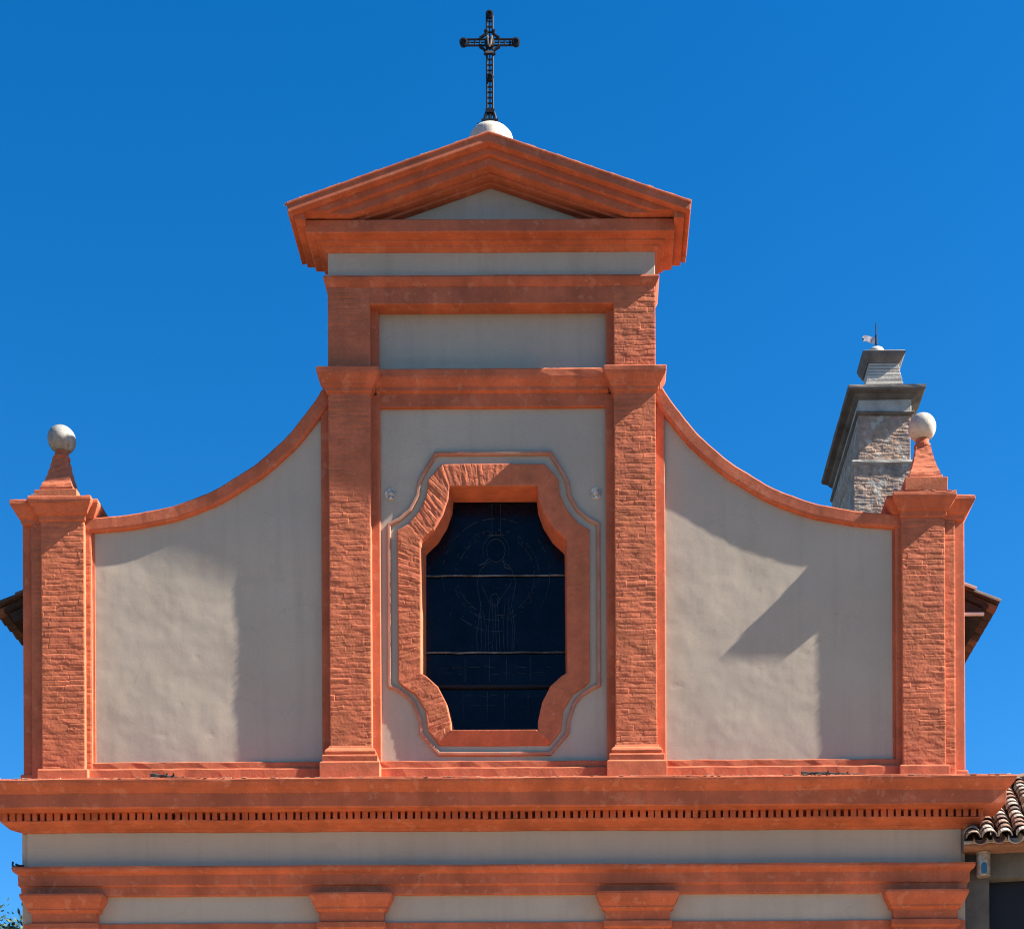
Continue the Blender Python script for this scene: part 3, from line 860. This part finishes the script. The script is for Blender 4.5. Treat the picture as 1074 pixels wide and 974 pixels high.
for x, z, r in ((0, 1.345, .047), (-.315, 1.025, .050), (.315, 1.025, .050), (0, .62, .047)): boss(x, z, r)
bm = bmesh.new()
lathe(bm, [(.03, -.03), (.062, -.02), (.062, .02), (.03, .03)], 16)
bmesh.ops.transform(bm, matrix=Matrix.Translation((0, 0, 1.015)) @ Matrix.Rotation(math.radians(90), 4, 'X'), verts=bm.verts)
for sx, sz in ((-1, 1), (1, 1), (-1, -1), (1, -1)):
    tube(bm, [(sx * .05, 0, 1.025 + sz * .10), (sx * .075, 0, 1.025 + sz * .075), (sx * .12, 0, 1.025 + sz * .05)], .018)
    tube(bm, [(sx * .03, 0, 1.025 + sz * .14), (sx * .065, 0, 1.025 + sz * .125)], .02)
link('crossing', bm, 'wrought_iron', cr)
bm = bmesh.new()
box(bm, -.05, .05, -.018, .018, .895, .915); tube(bm, [(-.028, -.03, 1.08), (-.012, -.03, .98), (0, -.03, .96), (.012, -.03, .98), (.028, -.03, 1.08)], .012)
link('shield', bm, 'tower_stone', cr)
bm = bmesh.new()
box(bm, -.15, .15, -.10, .10, -.03, .03); box(bm, -.10, .10, -.07, .07, .03, .10); box(bm, -.055, .055, -.02, .02, .21, .25)
for s_ in (-1, 1): tube(bm, [(s_ * .065, 0, .09), (s_ * .058, 0, .17), (s_ * .035, 0, .235), (0, 0, .25)], .021); tube(bm, [(s_ * .13, 0, .02), (s_ * .10, 0, .05), (s_ * .085, 0, .10)], .016)
tube(bm, [(0, 0, .06), (0, 0, .2)], .02)
link('base', bm, 'wrought_iron', cr)

# ------------------------------------------------------------------ bell tower behind the right wing
tw = thing('bell_tower', 'weathered grey brick bell tower with dark slab roof, rising behind the right wing', 'bell tower', (7.3, 12, 0))
def tb(name, x0, x1, y0, y1, z0, z1, m, bev=0.015, jit=0.0):
    bm = bmesh.new(); box(bm, x0 - 7.3, x1 - 7.3, y0, y1, z0, z1, jit); return link(name, bm, m, tw, bev)
brick_block('lower_shaft', -.64, .60, 14.5, 18.58, -.04, 3.6, 'tower_brick', tw, 120, 0.014, 1.5, length=0.2)
bm = bmesh.new(); box(bm, -.64, .60, 0, 3.6, 0, 14.5); link('lower_shaft', bm, 'tower_brick', tw)
bm = bmesh.new(); sweep(bm, .60, -.02, -.02, 3.5, [(-.05, 18.66), (.05, 18.64), (.06, 18.60), (.03, 18.57), (-.05, 18.56)], 0.12, 0.014, 3); link('string_course', bm, 'tower_plaster', tw)
brick_block('upper_shaft', -.535, .53, 18.6, 19.60, 0, 3.5, 'tower_brick', tw, 130, 0.014, 1.5, length=0.2)
tb('frieze', 6.77, 7.85, -.012, 3.5, 19.64, 19.93, 'tower_plaster', 0.015, 0.004)
bm = bmesh.new(); sweep(bm, .54, 0.01, -.01, 3.5, [(-.05, 19.66), (.05, 19.65), (.06, 19.62), (.02, 19.585), (-.05, 19.58)], 0.12, 0.012, 6); link('string_course', bm, 'tower_stone', tw)
bm = bmesh.new(); sweep(bm, .545, 0.01, -.01, 3.5, [(-.05, 20.13), (.20, 20.10), (.245, 20.075), (.245, 20.02), (.22, 19.995), (.10, 19.975), (.06, 19.93), (.0, 19.90), (-.05, 19.90)], 0.15, 0.008, 8); link('roof_slab', bm, 'tower_stone', tw)
# small lantern on top
bm = bmesh.new()
for k in range(9):
    z0 = 20.12 + k * .068; h0 = .415 - .118 * (k / 9) ** 0.75
    box(bm, .01 - h0, .01 + h0, .0 + .41 - h0, .41 + h0, z0, z0 + .052, .005)
    box(bm, .01 - h0 + .02, .01 + h0 - .02, .41 - h0 + .02, .41 + h0 - .02, z0 + .05, z0 + .07)
link('lantern', bm, 'pale_brick', tw, 0.006)
bm = bmesh.new(); sweep(bm, .285, .0, .13, .72, [(-.05, 20.95), (.13, 20.925), (.155, 20.90), (.15, 20.87), (.11, 20.80), (.07, 20.76), (.05, 20.72), (-.05, 20.70)], 0.1, 0.006, 5); link('lantern_cap', bm, 'tower_stone', tw)
bm = bmesh.new(); lathe(bm, [(.19, 20.92), (.188, 21.06), (.15, 21.13), (.08, 21.17), (0, 21.178)], 24, (-.10, .35, 0)); link('lantern_dome', bm, 'white_stone', tw, smooth=True)
wv = thing('weather_vane', 'small pale weather vane flag on a thin rod above the bell tower', 'weather vane', (7.20, 12.35, 21.165))
bm = bmesh.new(); tube(bm, [(0, 0, 0), (0, 0, .52)], .012); tube(bm, [(.0, 0, .08), (.0, 0, .28)], .022); link('rod', bm, 'wrought_iron', wv)
bm = bmesh.new()
fl = [(-.02, .10), (-.12, .12), (-.22, .16), (-.27, .15), (-.25, .20), (-.29, .23), (-.25, .28), (-.15, .26), (-.02, .22)]
prism(bm, fl, -.006, .006); link('flag', bm, 'vane_sheet', wv)

# ------------------------------------------------------------------ neighbouring house
HA = math.radians(-11)
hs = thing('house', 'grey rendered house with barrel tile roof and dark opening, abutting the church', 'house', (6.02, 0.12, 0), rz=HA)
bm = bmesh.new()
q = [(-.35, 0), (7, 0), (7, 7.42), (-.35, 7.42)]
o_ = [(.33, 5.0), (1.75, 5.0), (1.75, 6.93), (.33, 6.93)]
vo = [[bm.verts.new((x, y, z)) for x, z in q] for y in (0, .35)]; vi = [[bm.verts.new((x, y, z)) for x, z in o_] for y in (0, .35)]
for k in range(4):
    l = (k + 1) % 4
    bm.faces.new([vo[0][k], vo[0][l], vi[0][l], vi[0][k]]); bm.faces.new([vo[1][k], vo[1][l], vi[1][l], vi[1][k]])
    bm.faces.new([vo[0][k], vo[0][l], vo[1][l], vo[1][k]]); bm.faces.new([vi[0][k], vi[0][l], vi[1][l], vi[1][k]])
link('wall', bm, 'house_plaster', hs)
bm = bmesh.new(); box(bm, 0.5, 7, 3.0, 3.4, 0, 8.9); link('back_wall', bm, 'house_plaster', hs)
bm = bmesh.new(); box(bm, .30, 1.8, .2, .25, 4.9, 7.0); link('shutter', bm, 'dark_door', hs)
bm = bmesh.new()
prism(bm, [(.02, 0), (7, 0), (7, -.06), (.02, -.06)], -.34, 3.4)
for v in bm.verts: v.co.z += 7.35 + (v.co.y + .34) * .5
rf2 = link('roof', bm, 'dark_timber', hs)
tile_field('roof_tiles', (.10, 3.25, 7.365 + 3.59 * .5), (0, -1, -.5), (1, 0, 0), 16, 14, 0.205, 0.30, 'roof_tiles', rf2, 0.090, 9)
bm = bmesh.new()
for k in range(16): tube(bm, [(-.02 + .42 * k, 3.3, 9.20), (.42 + .42 * k, 3.3, 9.215)], [.10, .115], 10)
link('ridge_tiles', bm, 'roof_tiles', rf2)
bm = bmesh.new(); box(bm, .0, 7, -.40, -.37, 7.28, 7.32); link('gutter', bm, 'zinc', hs, 0.006)
bm = bmesh.new(); box(bm, .0, 7, -.36, .0, 7.245, 7.285); link('eave_board', bm, 'terracotta', hs, 0.006)

lp = thing('wall_lantern', 'cylindrical metal wall lantern with small blue arched opening, under the tiled eave', 'lantern', (6.265, 0.054, 6.93), rz=HA)
bm = bmesh.new(); lathe(bm, [(.075, 0), (.092, .012), (.088, .03), (.088, .29), (.094, .30), (.085, .325), (.0, .335)], 24, (0, -.09, 0)); link('casing', bm, 'zinc', lp, smooth=False)
bm = bmesh.new()
pts = [(-.035, .03), (.035, .03), (.035, .13)] + [(.035 * math.cos(a), .13 + .035 * math.sin(a)) for a in np.linspace(.3, math.pi - .3, 7)] + [(-.035, .13)]
prism(bm, [(x + .004, z) for x, z in pts], -.186, -.14); link('opening', bm, 'blue_enamel', lp)
bm = bmesh.new(); box(bm, -.03, .03, -.02, 0, .1, .22); link('bracket', bm, 'zinc', lp)

# ------------------------------------------------------------------ small loose things
def twig(loc, label, L, seed, grp='dark twigs on the cornice'):
    rnd = random.Random(seed)
    t = thing('fallen_twig', label, 'twig', loc, grp)
    bm = bmesh.new()
    pts = [(-L / 2 + L * i / 8, rnd.uniform(-.01, .01), .018 + .03 * (1 - i / 8) + rnd.uniform(-.008, .008)) for i in range(9)]
    tube(bm, pts, [.030 * (1 - .06 * i) * rnd.uniform(.7, 1.3) for i in range(9)])
    link('stem', bm, 'twig', t)
    for k in range(3):
        bm = bmesh.new()
        x = rnd.uniform(-L * .4, L * .3)
        tube(bm, [(x, 0, .03), (x + rnd.uniform(-.02, .05), -.01, .03 + rnd.uniform(.015, .05))], .010)
        link('side_shoot', bm, 'twig', t)
    return t
twig((-4.05, -.45, 8.085), 'short dark twig lying on the main cornice below the left wing', .42, 3)
twig((4.28, -.40, 8.095), 'long dark twig lying on the main cornice below the right wing', .80, 4)
bw = thing('bent_wire', 'bent dark wire sticking out above the left end of the lower band', 'wire', (-6.05, -.02, 7.105))
bm = bmesh.new(); tube(bm, [(.04, 0, .03), (-.03, 0, .03), (-.06, 0, .01), (-.10, -.01, .03), (-.095, -.01, .08)], .014); tube(bm, [(-.0, 0, .02), (-.06, -.02, .045)], .016); link('strand', bm, 'twig', bw)

# ------------------------------------------------------------------ tree whose top shows at lower left
tr = thing('tree', 'blue green leafy tree whose top just shows beside the left capital', 'tree', (-12.25, 15, 0.25))
bm = bmesh.new()
tube(bm, [(0, 0, 0), (.05, 0, 2), (-.05, .1, 4.5), (.1, 0, 7), (.15, .1, 9)], [.32, .25, .2, .12, .05], 10)
rnd = random.Random(12)
for k in range(12):
    a = rnd.uniform(0, 6.28); z = rnd.uniform(3.5, 7.5); l = rnd.uniform(1, 2.1)
    tube(bm, [(0, 0, z), (.5 * l * math.cos(a), .5 * l * math.sin(a), z + .5 * l), (l * math.cos(a), l * math.sin(a), z + .8 * l)], [.09, .06, .025], 6)
link('trunk', bm, 'bark', tr)
bm = bmesh.new()
for k in range(160):
    a = rnd.uniform(0, 6.28); r = 2.3 * math.sqrt(rnd.random()); z = rnd.uniform(3.6, 9.6)
    r *= math.sqrt(max(.05, 1 - ((z - 6.4) / 3.6) ** 2))
    c = Vector((r * math.cos(a), r * math.sin(a), z))
    for j in range(60):
        p = c + Vector((rnd.gauss(0, .28), rnd.gauss(0, .28), rnd.gauss(0, .25)))
        d = Vector((rnd.gauss(0, 1), rnd.gauss(0, 1), rnd.gauss(.5, 1))).normalized()
        s_ = d.cross(Vector((rnd.gauss(0, 1), rnd.gauss(0, 1), rnd.gauss(0, 1)))).normalized()
        L_ = rnd.uniform(.09, .18); w2 = L_ * .22
        vs = [bm.verts.new(p), bm.verts.new(p + d * L_ * .5 + s_ * w2), bm.verts.new(p + d * L_), bm.verts.new(p + d * L_ * .5 - s_ * w2)]
        bm.faces.new(vs)
link('crown', bm, 'foliage', tr, recalc=False)
